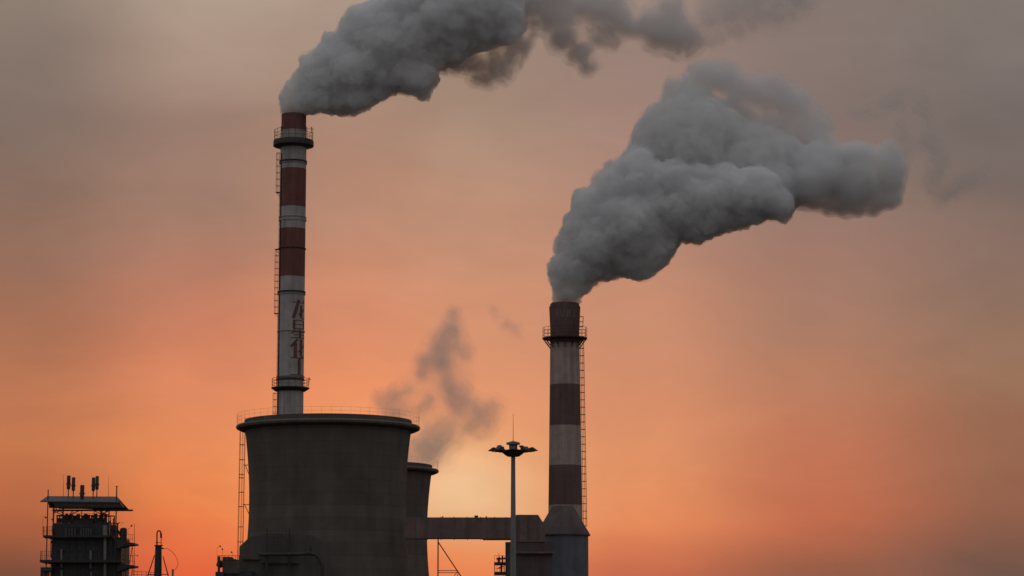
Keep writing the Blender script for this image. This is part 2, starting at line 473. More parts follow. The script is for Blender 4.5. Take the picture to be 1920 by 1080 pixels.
# ------------------------------------------------------------------ left chimney
LY = 312.0
LX = P(546.2, 590, LY).x
LS = MPP(590, LY)
Lr = 24.6 * LS
def Lz(py): return P(547, py, LY - Lr).z          # rows read at the shaft's near side
def lr(z): return Lr * (1.012 - 0.0002 * z)
LH = Lz(210)
lc = thing('tall_chimney', 'tallest chimney, slim red and white with a column of red characters, behind the cooling tower', 'chimney', (LX, LY, 0), 'red and white striped chimneys')
bands = [(0, 'w'), (Lz(520.5), 'r'), (Lz(429), 'w'), (Lz(388), 'r'), (Lz(315.5), 'w'), (Lz(244.8), 'r')]
ML = band_mat('banded_steel_left', LH, bands, RED, WHITE)
zt = Lz(233)
MB().lathe((LX, LY, 0), [(lr(0) * 1.02, 0), (lr(0), 6), (lr(zt), zt - 0.001), (lr(zt) * 0.955, zt), (lr(zt) * 0.955, LH), (lr(zt) * 0.86, LH), (lr(zt) * 0.86, LH - 6)], 64).build('shaft', ML, lc, True)
for py, t_ in ((299, 0.10), (409, 0.12), (463, 0.05), (545, 0.10), (619, 0.04), (709, 0.10), (302.5, .04), (404, .04), (549, .04), (704, .04)):
    z = Lz(py)
    MB().lathe((LX, LY, z), [(lr(z) - 0.03, -t_), (lr(z) + 0.10, -t_), (lr(z) + 0.12, t_), (lr(z) - 0.03, t_)], 64).build('stiffener_ring', M['steel'] if t_ < 0.11 and t_ > 0.045 else ML, lc, True)
# upper gallery: a thick dished platform
def gallery(par, cx, cy, z, r_in, r_out, thick, dish, rail_h, n, mat, tt=0.025, rails=3):
    g_ = MB().lathe((cx, cy, z), [(r_in, 0.0), (r_out - 0.06, 0.0), (r_out, -0.08), (r_out, -thick + .08), (r_out - 0.1, -thick), (r_in + 0.25, -thick - dish), (r_in, -thick - dish - 0.05)], 72).build('platform', mat, par, True)
    rb = MB(); railing(rb, (cx, cy, z), r_out - 0.12, rail_h, n, rails=rails, t=tt, seg=72); rb.build('railing', M['rail'], par)
z = P(550, 264, LY).z
gallery(lc, LX, LY, z, lr(z) - .02, 38.2 * LS, 0.80, 0.12, 1.35, 18, M['steel'])
z = P(545, 727, LY).z
gallery(lc, LX, LY, z, lr(z) - .02, 36 * LS, 0.16, 0.30, 1.15, 16, M['steel'])
for (py, dxp, zoff) in ((241, 36, 0), (711, 34.5, 0)):     # aircraft warning lamps on the rail
    q = P(547 + dxp + (1 if py < 300 else -2), py + 9, LY); b = MB(); b.bar(q, q + Vector((0, 0, 0.75)), 0.03); b.tube(q + Vector((0, 0, .6)), q + Vector((0.25, 0, .55)), 0.045, 6)
    b.tube(q + Vector((0, 0, .62)), q + Vector((0, 0, .85)), 0.06, 8); b.build('warning_lamp', M['steel'], lc)
A180 = math.pi + 0.12
for y0, y1, cg in ((357, 283, True), (464, 357, False), (585, 464, True), (726, 585, False), (785, 735, True)):
    a_ = A180
    mb = cage_ladder(LX, LY, a_, lr, Lz(y0), Lz(y1), 0.80, cg, 0.02, off=0.12 if cg else 0.06, depth=0.40)
    o = mb.build('caged_ladder' if cg else 'ladder', M['steel'] if not cg else M['rail'], lc)
for py in (357, 585, 464):
    z = Lz(py); b = MB()
    for s_ in (-0.3, 0.3):
        p0 = Vector((LX - lr(z), LY + s_, z)); b.bar(p0, p0 + Vector((-0.5, 0, 0.03)), 0.035)
        b.bar(p0 + Vector((-0.42, 0, 0)), p0 + Vector((0.02, 0, -0.5)), 0.03)
    b.box((LX - lr(z) - 0.5, LY - 0.35, z), (LX - lr(z) + .02, LY + 0.35, z + 0.05)); b.build('rest_platform', M['steel'], lc)
# vertical conduit just right of the ladder
b = MB()
for off_a in (0.38, 0.47):
    a_ = A180 + off_a
    b.path([(LX + (lr(z) + 0.05) * math.cos(a_), LY + (lr(z) + 0.05) * math.sin(a_), z) for z in (Lz(900), Lz(700), Lz(500), Lz(300), Lz(285))], 0.035, 6)
b.build('conduit', M['steel'], lc)
lt = MB(); glz = {'long': (598, 562), 'xing': (634, 599), 'hua': (669.5, 635.5), 'gong': (703.5, 669)}
for k_, (yb, yt) in glz.items():
    glyph(lt, k_, lr, LX, LY, -math.pi / 2 + 0.06, 1.45, Lz(yb), Lz(yt) - Lz(yb))
lt.build('lettering', M['letter'], lc)

# ------------------------------------------------------------------ right chimney
RY = 300.0
RS = MPP(800, RY)
RX = P(1059.6, 800, RY).x
def Rz(py): return P(1060, py, RY - 1.8).z
z_a, z_b = Rz(620), Rz(950)
r_a, r_b = 27.2 * MPP(620, RY), 31.8 * MPP(950, RY)
def rr(z): return r_a + (z_a - z) * (r_b - r_a) / (z_a - z_b)
def rr2(z): return rr(z) if z < z_a else r_a + (z - z_a) * 0.045
RH = Rz(565)
rc = thing('short_chimney', 'shorter tapered red and white chimney rising behind the conical roof', 'chimney', (RX, RY, 0), 'red and white striped chimneys')
MR = band_mat('banded_concrete_right', RH, [(0, 'w'), (Rz(873.5), 'r'), (1e-3 + Rz(873.5), 'r'), (Rz(797), 'w'), (Rz(719.5), 'r'), (Rz(719.5) + .001, 'r')], RED, WHITE)
MR = band_mat('banded_concrete_right', RH, [(0, 'w'), (Rz(949), 'r'), (Rz(873.5), 'w'), (Rz(797), 'r'), (Rz(719.5), 'w'), (Rz(643), 'r')], (0.185, 0.115, 0.108, 1), (0.49, 0.38, 0.35, 1))
zc = Rz(571.5)
prof = [(rr(0), 0)] + [(rr(z_a * k / 12), z_a * k / 12) for k in range(1, 13)] + [(rr2(zc) , zc), (rr2(zc) * .93, zc + .01), (rr2(zc) * .93, RH - .12), (rr2(zc) * 0.87, RH - .115), (rr2(zc) * 0.87, RH), (rr2(zc) * 0.72, RH), (rr2(zc) * 0.72, RH - 5)]
MB().lathe((RX, RY, 0), prof, 64).build('shaft', MR, rc, True)
z = P(1061, 634, RY).z
r_o = 42.3 * RS
rb = MB(); railing(rb, (RX, RY, z), r_o - .05, 1.25, 18, rails=3, t=0.026, seg=72); rb.build('railing', M['rail'], rc)
MB().lathe((RX, RY, z), [(rr(z) - .03, 0.02), (r_o, 0.02), (r_o, -0.12), (rr(z) - .03, -0.2)], 72).build('platform', M['steel'], rc, True)
for k in range(14):
    a = 2 * math.pi * (k + 0.5) / 14; ca, sa = math.cos(a), math.sin(a); zl = z - 1.3
    b = MB(); b.bar((RX + (r_o - .05) * ca, RY + (r_o - .05) * sa, z - .1), (RX + rr(zl) * ca, RY + rr(zl) * sa, zl), 0.05)
    b.bar((RX + (r_o - .35) * ca, RY + (r_o - .35) * sa, z - .1), (RX + rr(zl) * ca, RY + rr(zl) * sa, zl + .35), 0.04)
    b.build('bracket', M['steel'], rc)
mb = cage_ladder(RX, RY, 0.03, rr, Rz(985), Rz(636), 0.88, True, 0.024, off=0.12, depth=0.42)
mb.build('caged_ladder', M['rail'], rc)
mb = cage_ladder(RX, RY, 0.03, rr2, Rz(609), Rz(590), 0.55, False, 0.03, off=0.40)
mb.build('ladder', M['rail'], rc)
lt = MB()
for k_, px in zip(('long', 'xing', 'hua', 'gong'), (1046, 1056, 1067, 1077.5)):
    a = math.asin(max(-.95, min(.95, (px - 1061) / 27.5)))
    glyph(lt, k_, rr2, RX, RY, -math.pi / 2 + a - 0.17, 0.34, Rz(594), Rz(580) - Rz(594), 0.012)
lt.build('lettering', M['letter_pale'], rc)

# ------------------------------------------------------------------ vessel with conical roof in front of the right chimney
VY = 292.0; VS = MPP(1003, VY)
VX = P(1055.5, 1003, VY).x
def Vz(py): return P(1055, py, VY).z
vs_ = thing('absorber_tower', 'round blue grey tower with a dark conical roof at the foot of the right chimney', 'tower', (VX, VY, 0))
MB().lathe((VX, VY, 0), [(47.5 * VS, 0), (47.5 * VS, Vz(1003))], 48, cap0=True).build('wall', M['clad'], vs_, True)
MB().lathe((VX, VY, 0), [(51 * VS, Vz(1005)), (51.5 * VS, Vz(1003)), (20.5 * VS, Vz(950)), (17 * VS, Vz(948.5))], 48, cap1=True).build('roof', M['house'], vs_, True)

# ------------------------------------------------------------------ flue duct across
def pbox(mb, x0, y0, x1, y1, Y, depth):
    p = P(x0, y0, Y); q = P(x1, y1, Y); mb.box((p.x, Y, p.z), (q.x, Y + depth, q.z)); return mb
DY = 262.5
du = thing('flue_duct', 'long horizontal flue duct bridging from the cooling tower to the chimney', 'duct', P(860, 1213, DY).xy.to_3d())
b = MB(); pbox(b, 758, 970, 964, 1009.5, DY, 2.4); b.build('duct_body', M['duct'], du)
for x in (778, 800, 826, 851, 876, 901, 927, 949):
    b = MB(); pbox(b, x - .7, 969, x + .7, 1010.5, DY - .05, 2.5); b.build('flange', M['duct'], du)
for x in (773, 793, 830, 893, 912):
    b = MB(); p = P(x, 969.8, DY + 1); b.tube(p, p + Vector((0, 0, 0.10 if x != 893 else .18)), 0.09 if x != 893 else .22, 8); b.build('hatch', M['steel'], du)
b = MB(); pbox(b, 905, 1009.4, 962, 1011.5, DY + .1, 2.2); b.build('bottom_plate', M['duct'], du)
# elbow house
b = MB(); pts = [(957, 971), (963, 966.5), (970, 965), (1009, 965.2), (1016.5, 977), (1022, 982), (1022, 1016), (957, 1016)]
b.quad_slab([P(x, y, DY + .3) for x, y in pts], (0, 3.0, 0)); b.build('elbow_housing', M['duct'], du)
for x in (972, 990, 1008):
    b = MB(); pbox(b, x, 966, x + 1, 1012, DY + .22, .1); b.build('rib', M['concrete2'], du)

# filter house below the duct
fh = thing('filter_house', 'dark boxy filter house under the right end of the duct', 'building', P(990, 1213, DY + .4).xy.to_3d())
b = MB(); p = P(947.5, 1016.2, DY + .4); q = P(1036, 1080, DY + .4)
b.box((p.x, DY + .4, 0), (q.x, DY + 5, p.z)); b.build('wall', M['house'], fh)
b = MB(); pbox(b, 966, 1034, 1040, 1037.5, DY - .1, .6); b.build('ledge', M['duct'], fh)
for x in (949, 960): 
    b = MB(); p = P(x, 1017, DY + .3); b.tube(p, (p.x, p.y, 0), .09, 8); b.build('downpipe', M['steel'], fh)

# braced trestle carrying the duct
tr = thing('braced_trestle', 'thin red steel trestle with one slanting leg under the duct', 'trestle', P(835, 1213, DY + 1).xy.to_3d())
for yy in (0.4, 2.0):
    b = MB(); p = P(821.5, 1010, DY + yy); b.tube(p, (p.x - .02, DY + yy, 0), 0.095, 4); b.build('post', M['redsteel'], tr)
    b = MB(); p = P(822, 1017, DY + yy); q = P(864.5, 1081, DY + yy); d = q - p; e = p + d * (p.z / -d.z) * 1.0
    b.tube(p, e, 0.085, 4); b.build('raking_leg', M['redsteel'], tr)
for yy in (0.4, 2.0):
    b = MB()
    for py in (1069.8, 1073.8): b.bar(P(821, py, DY + yy), P(857 + (py - 1069) * .66, py, DY + yy), 0.05)
    b.bar(P(858, 1071, DY + yy), P(846, 1088, DY + yy), 0.045); b.bar(P(861, 1074, DY + yy), P(850, 1090, DY + yy), 0.045)
    b.build('cross_brace', M['redsteel'], tr)

# small valve tower beside the filter house
sy = 275.0
vt = thing('valve_tower', 'small valve and pipe platform tower left of the filter house', 'platform tower', P(937, 1213, sy).xy.to_3d())
for py0, py1 in ((1054, 1059.5), (1072, 1078), (1092, 1097)):
    b = MB(); pbox(b, 926.5, py0, 950, py1, sy, 1.4); b.build('platform', M['steel'], vt)
for x in (927.5, 945):
    b = MB(); p = P(x, 1054, sy + .1); b.bar(p, (p.x, p.y, 0), .05); b.build('post', M['steel'], vt)
for py in (1054, 1072, 1092):
    b = MB(); straight_rail(b, P(927, py, sy), P(946, py, sy), 0.72, 4, t=.022); b.build('railing', M['rail'], vt)
b = MB(); p = P(935.5, 1054, sy + .5); b.bar(p, P(935.5, 1037, sy + .5), .03); b.tube(p, P(935.5, 1045, sy + .5), .15, 8); b.tube(P(931, 1048, sy + .5), P(948, 1047, sy + .5), .1, 6)
b.tube(P(942, 1054, sy + .5), P(942, 1042, sy + .5), .1, 8); b.tube(P(940, 1072, sy + .5), P(940, 1058, sy + .5), .12, 8); b.tube(P(933, 1066, sy + .5), P(944, 1062, sy + .5), .06, 6)
b.build('valve_piping', M['steel'], vt)

# ------------------------------------------------------------------ high mast light
MY = 115.0; MS = MPP(850, MY)
MXp = 962.2
mx = P(MXp, 850, MY).x
def Mz(py): return P(962, py, MY).z
hm = thing('high_mast_light', 'tall grey lighting mast with a ring of floodlights and a lightning rod', 'light mast', (mx, MY, 0))
MB().lathe((mx, MY, 0), [(0.20, 0), (0.135, Mz(1080)), (0.098, Mz(853))], 16).build('pole', M['galv'], hm, True)
MB().lathe((mx, MY, 0), [(4 * MS, Mz(857)), (11 * MS, Mz(856)), (17 * MS, Mz(852)), (23 * MS, Mz(846.5)), (24 * MS, Mz(845)), (12 * MS, Mz(843)), (8 * MS, Mz(842.5))], 24, cap0=True, cap1=True).build('carrier_ring', M['lamp'], hm, True)
MB().lathe((mx, MY, 0), [(7.5 * MS, Mz(843)), (8 * MS, Mz(834.5))], 12).build('neck', M['lamp'], hm, True)
MB().lathe((mx, MY, 0), [(7 * MS, Mz(834.8)), (12.5 * MS, Mz(833.8)), (13 * MS, Mz(830)), (1 * MS, Mz(826.5))], 8, cap0=True, cap1=True).build('cap', M['galv'], hm)
b = MB(); b.tube((mx, MY, Mz(827)), (mx, MY, Mz(776)), 0.016, 6, 0.008); b.build('lightning_rod', M['rail'], hm)
for k, deg in enumerate((182, 228, 268, 312, 352, 38, 84, 140)):
    a = R(deg); ca, sa = math.cos(a), math.sin(a)
    hu = 1.0 if k != 3 else 0.85
    def L(r, s, zz): return Vector((mx + ca * r * MS - sa * s * MS, MY + sa * r * MS + ca * s * MS, Mz(845.5) + zz * MS))
    b = MB(); b.bar(L(18, 0, -3), L(31 * hu, 0, 0.5), 0.045); b.bar(L(20, 4, -2), L(31 * hu, 4, 1), .03); b.bar(L(20, -4, -2), L(31 * hu, -4, 1), .03); arm = b.build('arm', M['lamp'], hm)
    b = MB(); i, o_ = 29 * hu, 47 * hu; tp = 6.5
    vs2 = [L(i, -5, -2), L(i, 5, -2), L(i + 2, 5, tp - 1), L(i + 2, -5, tp - 1), L(i + 9, 6, tp), L(i + 9, -6, tp), L(o_, 6, 0.2), L(o_, -6, 0.2), L(i + 8, 5.5, -1), L(i + 8, -5.5, -1)]
    b.add(vs2, [(0, 1, 2, 3), (3, 2, 4, 5), (5, 4, 6, 7), (7, 6, 8, 9), (9, 8, 1, 0), (1, 8, 6, 4, 2), (0, 3, 5, 7, 9)])
    fl = b.build('floodlight', M['lamp'], hm)
    b = MB(); b.add([L(i + 9.5, -4.8, -1.25), L(i + 9.5, 4.8, -1.25), L(o_ - 1.5, 5.2, -.15), L(o_ - 1.5, -5.2, -.15)], [(0, 1, 2, 3)]); b.build('lens', M['glass'], fl)
# a couple of square control lamps set higher on the ring
for deg, rad in ((200, 26), (345, 17)):
    a = R(deg); c_ = Vector((mx + math.cos(a) * rad * MS, MY + math.sin(a) * rad * MS, Mz(845)))
    b = MB(); b.bar(c_, c_ + Vector((0, 0, 4 * MS)), .04); b.quad_slab([c_ + Vector((-6 * MS, -.1, 9 * MS)), c_ + Vector((2 * MS, -.1, 9.5 * MS)), c_ + Vector((7 * MS, -.1, 3 * MS)), c_ + Vector((-1 * MS, -.1, 2.5 * MS))], (0, .22, 0))
    b.build('floodlight', M['lamp'], hm)

# ------------------------------------------------------------------ process tower on the left
BY = 280.0
bt = thing('process_tower', 'dark open steel boiler tower with a roof, five silencers and side stairs', 'industrial tower', P(160, 1213, BY).xy.to_3d())
bz = lambda py: P(160, py, BY).z
# roof
b = MB()
R1, R2 = P(89, 930, BY + 3), P(219.5, 931, BY + 3)
E1, E2 = P(75.5, 939.5, BY - 1), P(224.5, 941, BY - 1)
b.quad_slab([R1, R2, E2, E1], (0, 0, -.12))
R1b = R1 + Vector((-.6, 4.5, -1.0)); R2b = R2 + Vector((.7, 4.5, -1.25))
b.quad_slab([R1, R2, R2b, R1b], (0, 0, -.12)); b.build('roof', M['roof'], bt)
b = MB(); b.quad_slab([P(98, 939.5, BY - .9), P(224, 940.8, BY - .9), P(231, 950.8, BY - .9), P(205, 951.5, BY - .9), P(104, 951.5, BY - .9)], (0, .9, 0)); pbox(b, 110, 952, 158, 954, BY - .5, .4); b.build('fascia_girder', M['steel'], bt)
b = MB(); pbox(b, 98, 955.2, 248.8, 958.3, BY - .2, .3); b.build('hoist_beam', M['steel'], bt)
for x, y0, wpx in ((90.5, 918, 1.1), (101, 942, 1.5), (118.3, 952, 1.6), (137, 956, .7), (153.3, 956, .8), (176.5, 956, .7), (190, 952, 2.0), (204.5, 955, 1.3), (219, 911, 1.2)):
    b = MB(); p = P(x, y0, BY + .4 - .8 * (x in (90.5, 219))); b.tube(p, (p.x, p.y, 0), wpx * MPP(950, BY), 6); b.build('column', M['steel'], bt)
b = MB(); b.box(P(216, 911, BY - .5), P(222, 912, BY - .2)); b.build('post_head', M['steel'], bt)
for (p, q) in (((128, 966), (153, 956)), ((171, 956), (205, 969.5)), ((101, 958), (118, 966)), ((118, 956), (101, 962)), ((186, 958), (204, 966)), ((204, 958), (190, 964)), ((100, 945), (106, 955)), ((120, 964), (110, 956)), ((190, 968), (200, 958)),((135,958),(130,968))):
    b = MB(); b.bar(P(*p, BY + .3), P(*q, BY + .3), .06); b.build('brace', M['steel'], bt)
b = MB()
for py in (963, 966.5): b.bar(P(120, py, BY + 3), P(192, py, BY + 3), .02)
b.build('rear_railing', M['rail'], bt)
# valves and pipework between the roof and the drum floor
rnd = random.Random(4)
b = MB()
for (x0, x1, y, r) in ((106, 196, 978, .16), (106, 130, 967, .1), (106, 196, 973.5, .14), (150, 205, 967.5, .06), (196, 214, 967.5, .06)):
    b.tube(P(x0, y, BY + .5), P(x1, y, BY + .5), r, 8)
for x in (107, 112, 121, 125, 131, 134, 137.5, 142, 146, 149, 156, 160, 163, 166.5, 172, 176, 180, 187, 192, 198):
    yt = 968 - rnd.random() * 5; b.tube(P(x, 982, BY + .5), P(x, yt, BY + .5), .06 + rnd.random() * .14, 8)
for x, y in ((135, 967), (140, 969), (160, 966), (175, 968), (127, 971), (146, 972), (186, 973), (193, 974)):
    b.tube(P(x - 2.2, y, BY + .4), P(x + 2.2, y, BY + .4), .17, 8)
b.build('valve_piping', M['steel'], bt)
b = MB(); b.path([P(205, 967.5, BY), P(214.5, 967.5, BY), P(214.5, 1001, BY)], .07, 8); b.path([P(206, 981, BY), P(223, 981.5, BY), P(224, 979, BY)], .06, 8)
b.path([P(220.5, 981, BY), P(220.5, 1012, BY)], .09, 8); b.build('side_pipe', M['steel'], bt)
b = MB(); pbox(b, 137, 976, 174, 984, BY + .2, 1.5); pbox(b, 183, 979, 202, 984, BY + .2, 1.2); b.build('valve_block', M['steel'], bt)
# upper drum floor
b = MB(); pbox(b, 103, 981, 203, 1006, BY, 6); b.lathe(P(103, 993, BY + 3) * 1, [(0, 0)], 4) if False else None
b.tube(P(99.5, 993, BY + .8), P(206, 993, BY + .8), 12.2 * MPP(993, BY), 20); b.build('steam_drum', M['clad_dark'], bt, True)
for x in (122, 128, 133.5, 139, 150.5, 155.5, 160, 164.5, 169):
    b = MB(); pbox(b, x, 990, x + 2.6, 1003.5, BY - .45 + .0, .1); b.build('louvre', M['roof'], bt)
b = MB(); pbox(b, 120, 986, 172, 988.5, BY - .5, .12); b.build('louvre_hood', M['clad_dark'], bt)
# floors
for (x0, x1, y0, y1, yo) in ((80.5, 206, 1003.5, 1007.5, -.9), (74.5, 224, 1049.5, 1054.5, -1.0), (76, 222, 1096, 1100, -1.0)):
    b = MB(); pbox(b, x0, y0, x1, y1, BY + yo, 7.5); b.build('floor_platform', M['steel'], bt)
b = MB(); 
for x, y in ((85, 1010), (96, 1012)): b = MB(); b.quad_slab([P(x - 4, 1007.5, BY - .6), P(x + 3, 1007.5, BY - .6), P(x + 3, y + 1, BY - .6)], (0, .3, 0)); b.build('floor_bracket', M['steel'], bt)
b = MB(); b.quad_slab([P(80, 1054.5, BY - .6), P(92, 1054.5, BY - .6), P(86, 1058, BY - .6)], (0, .3, 0)); b.build('floor_bracket', M['steel'], bt)
# boiler body
b = MB(); pbox(b, 97.5, 1007.5, 219, 1213 + 190, BY, 6); b.build('boiler_wall', M['clad_dark'], bt)
for (x0, x1, y0, y1) in ((113, 117.5, 1030, 1049), (113, 117.5, 1056, 1064), (113, 117.5, 1069, 1120), (168, 172.5, 1032, 1049), (168, 172.5, 1055, 1066), (169, 173, 1072, 1120)):
    b = MB(); p = P((x0 + x1) / 2, y0, BY - .25); q = P((x0 + x1) / 2, y1, BY - .25); b.tube(q, p, (x1 - x0) / 2 * MPP(y0, BY), 10); b.build('downcomer', M['pale'], bt, True)
b = MB(); b.tube(P(197, 1120, BY - .3), P(197, 1008, BY - .3), 2.9 * MPP(1000, BY), 12); b.tube(P(197, 1004, BY - .3), P(197, 985, BY - .3), 4.6 * MPP(1000, BY), 14); b.build('riser_pipe', M['pale'], bt, True)
b = MB()
for y in (1020, 1033, 1066, 1075): pbox(b, 98, y, 219, y + 1, BY - .06, .1)
for x in (126, 141, 156, 185, 207): pbox(b, x, 1008, x + 1, 1120, BY - .08, .1)
b.build('buckstay', M['steel'], bt)
for (x0, x1, y, h) in ((80.5, 99, 1003.5, 16), (76, 97, 1049.5, 16)):
    b = MB(); straight_rail(b, P(x0, y, BY - .8), P(x1, y, BY - .8), h * MPP(1000, BY), 6, t=.022); straight_rail(b, P(x0, y, BY - .8), P(x0 + 1, y, BY + 2), h * MPP(1000, BY), 3, t=.022); b.build('railing', M['rail'], bt)
# lower lean-to on the left
b = MB(); p = P(76, 1063.5, BY - 1); q = P(97.4, 1080, BY - 1); b.box((p.x, BY - 1, p.z), (q.x, BY + 3, p.z - .45)); b.box((p.x, BY - 1, p.z - .4), (P(84, 1080, BY).x, BY + 3, 0)); b.build('side_cabin', M['clad_dark'], bt)
b = MB()
for x in (88, 92, 95): b.bar(P(x, 1070, BY - .9), P(x, 1110, BY - .9), .045)
b.build('cabin_bars', M['steel'], bt)
# right-hand galleries: wedge brackets, tank, rail
for (top, lft, rgt, bot, y2) in ((1010, 213, 251.8, 1029, 1020), (1053, 219, 251.8, 1073, 1062)):
    b = MB(); b.quad_slab([P(lft, top - 2, BY - .4), P(237, y2 - 3.5, BY - .4), P(rgt, y2 - 2, BY - .4), P(rgt, y2 + 1.5, BY - .4), P(236, y2 + 3, BY - .4), P(219, bot, BY - .4)], (0, 3.2, 0)); b.build('gallery', M['steel'], bt)
b = MB(); b.tube(P(231.5, 1018, BY), P(231.5, 991.5, BY), 6.6 * MPP(1000, BY), 14); b.tube(P(231.5, 991.5, BY), P(231.5, 989.5, BY), 6.6 * MPP(1000, BY), 14, 3.5 * MPP(1000, BY)); b.tube(P(225, 997, BY), P(222, 999, BY), .25, 10)
b.build('tank', M['clad_dark'], bt, True)
b = MB(); b.path([P(214, 993, BY - .1), P(222, 998, BY - .1), P(226, 1004, BY - .1)], .1, 8); b.path([P(211, 998, BY), P(216, 1006, BY), P(224, 1012, BY)], .07, 6); b.build('tank_pipe', M['steel'], bt)
b = MB()
straight_rail(b, P(237, 1018, BY - .35), P(251.5, 1019, BY - .35), 1.0, 4, t=.02); straight_rail(b, P(209, 1007, BY - .35), P(237, 1018, BY - .35), .9, 6, t=.022); b.build('gallery_railing', M['rail'], bt); b = MB(); straight_rail(b, P(223, 1057, BY - .35), P(251.5, 1062, BY - .35), 1.1, 8, t=.022)
b.build('gallery_railing', M['rail'], bt); b = MB(); b.bar(P(225, 1041, BY - .4), P(259, 1041, BY - .4), .035); b.bar(P(259, 1041, BY - .4), P(256.5, 1044.5, BY - .4), .03)
b.build('side_arm', M['rail'], bt)
for (y0, y1, xa, xb) in ((1021, 1057, 236.5, 233.5), (1063, 1100, 236.5, 233.5)):
    b = MB()
    for o_ in (0, 12.5 if y0 < 1060 else 12.5):
        b.bar(P(xa + o_, y0, BY - .3), P(xb + o_ * .72, y1, BY - .3), .05)
    k = 0
    while y0 + k * 3.3 < y1:
        f = k * 3.3 / (y1 - y0); yy = y0 + k * 3.3
        xl = xa + (xb - xa) * f; xr = xa + 12.5 + (xb + 9 - xa - 12.5) * f
        b.box(P(xl, yy, BY - .3), P(xr, yy + .5, BY - .05)); k += 1
    b.build('stair', M['rail'], bt)
b = MB(); b.bar(P(252.3, 1090, BY - .3), P(252, 982, BY - .3), .028); b.bar(P(250.8, 1090, BY + 1), P(248.5, 1022, BY + 1), .028); b.build('corner_post', M['rail'], bt)
b = MB()
for (x, y0, y1, r_) in ((207.5, 966, 1010, .05),): b.tube(P(x, y0, BY), P(x, y1, BY), r_, 6)
b.build('drain_pipe', M['steel'], bt)
for (x, y0, y1, r_) in ((210, 985, 1012, .10), (212.5, 972, 1000, .05), (216.5, 988, 1015, .06), (222.5, 1024, 1052, .08), (226.5, 1028, 1055, .05), (228, 1066, 1120, .08), (95.6, 1008, 1046, .06)):
    b = MB(); b.tube(P(x, y0, BY - .1), P(x, y1, BY - .1), r_, 6); b.build('drain_pipe', M['steel'], bt)
for (x, y, r_) in ((100.5, 947, .10), (101.5, 951, .12), (100.3, 956, .08), (209, 1003, .22), (212, 1008, .25), (208.5, 992, .18), (224, 1046, .16), (97, 1016, .14), (96.5, 1060, .16), (206.5, 978, .14)):
    b = MB(); b.tube(P(x - 1, y, BY - .1), P(x + 1, y + .6, BY - .1), r_, 8); b.build('valve', M['steel'], bt)
# lamps on bent arms
for (x, y, xb, yb, yt) in ((85.5, 970, 80.3, 1003, 967), (98, 974, 101, 981, 973), (246.6, 985.7, 240, 1002, 990), ):
    b = MB(); b.path([P(xb, yb, BY - .7), P(xb, yt + 2, BY - .7), P((x + xb) / 2, yt, BY - .7), P(x, y, BY - .7)], .018, 4); pole_ = b.build('lamp_arm', M['rail'], bt)
    b = MB(); sgn = 1 if x < 200 else -1; b.tube(P(x - 1.3 * sgn, y - 1.2, BY - .7), P(x + 1.4 * sgn, y + 1.3, BY - .7), .06, 8, .11); b.build('lamp_head', M['steel'], pole_)
b = MB(); b.path([P(226, 985, BY), P(227, 979.5, BY), P(229.5, 978.5, BY), P(231, 981, BY), P(229.5, 984, BY)], .016, 4); b.build('lamp_arm', M['rail'], bt)
# silencers
for (x0, x1, y0, y1, yo) in ((125.2, 132.2, 891.7, 917, 1.5), (134.5, 141.1, 895, 920, 0), (150.5, 158.5, 909.5, 932, 0), (172, 178.5, 895.3, 920.3, 0), (178.8, 185.3, 892.7, 917.7, 1.5)):
    xc = (x0 + x1) / 2; s = MPP(910, BY + 1 + yo); r = (x1 - x0) / 2 * s; Yc = BY + 1 + yo
    top, bot = P(xc, y0, Yc), P(xc, y1, Yc); h = top.z - bot.z; cx_ = P(xc, 905, Yc).x
    b = MB().lathe((cx_, Yc, bot.z), [(r * .3, -.06), (r * .9, 0), (r, .12), (r, h - .05), (r * .86, h)], 20, cap0=True, cap1=True); sl = b.build('silencer', M['clad_dark'], bt, True)
    zc_ = bot.z + h * (.38 if y1 < 930 else .28)
    b = MB().lathe((cx_, Yc, zc_), [(r, -.05), (r * 1.13, -.05), (r * 1.13, .05), (r, .05)], 20); 
    for sg in (-1, 1): b.tube((cx_ + sg * r * 1.0, Yc, zc_), (cx_ + sg * r * 1.35, Yc, zc_), .07, 6)
    b.build('collar', M['steel'], sl)
    b = MB(); b.tube((cx_, Yc, bot.z), (cx_, Yc, bz(934)), 1.0 * s if y1 < 930 else r * .8, 8); b.build('vent_pipe', M['steel'], sl)
for x, y in ((118.8, 889), (203.5, 891)):
    b = MB(); b.tube(P(x, 932, BY + 1.5), P(x, y, BY + 1.5), .026, 5, .012); b.build('lightning_rod', M['rail'], bt)

# ------------------------------------------------------------------ vent stack with swan-neck
VY2 = 268.0; k2 = MPP(1030, VY2)
vx = P(297, 1030, VY2).x
vn = thing('vent_stack', 'small braced vent stack with a swan-neck pipe beside the steel tower', 'vent stack', (vx, VY2, 0))
zz2 = lambda py: P(297, py, VY2).z
MB().lathe((vx, VY2, 0), [(7.8 * k2, 0), (7.3 * k2, zz2(1080)), (6.0 * k2, zz2(1024)), (7.9 * k2, zz2(1024)), (7.9 * k2, zz2(1022))], 20, cap1=True).build('stack_body', M['clad_dark'], vn, True)
b = MB(); arc = [P(294.3, 1023, VY2), P(294.3, 1001, VY2)] + [P(298 - 3.7 * math.cos(t * math.pi / 8), 1001 - 6.0 * math.sin(t * math.pi / 8), VY2) for t in range(1, 8)] + [P(301.8, 1001, VY2)]
b.path(arc, 1.35 * k2, 8); b.path([P(301.8, 1000, VY2), P(302.2, 1008.5, VY2)], 2.0 * k2, 8); b.path([P(302.2, 1008, VY2), P(302.3, 1022, VY2)], .8 * k2, 6); b.build('swan_neck_pipe', M['steel'], vn)
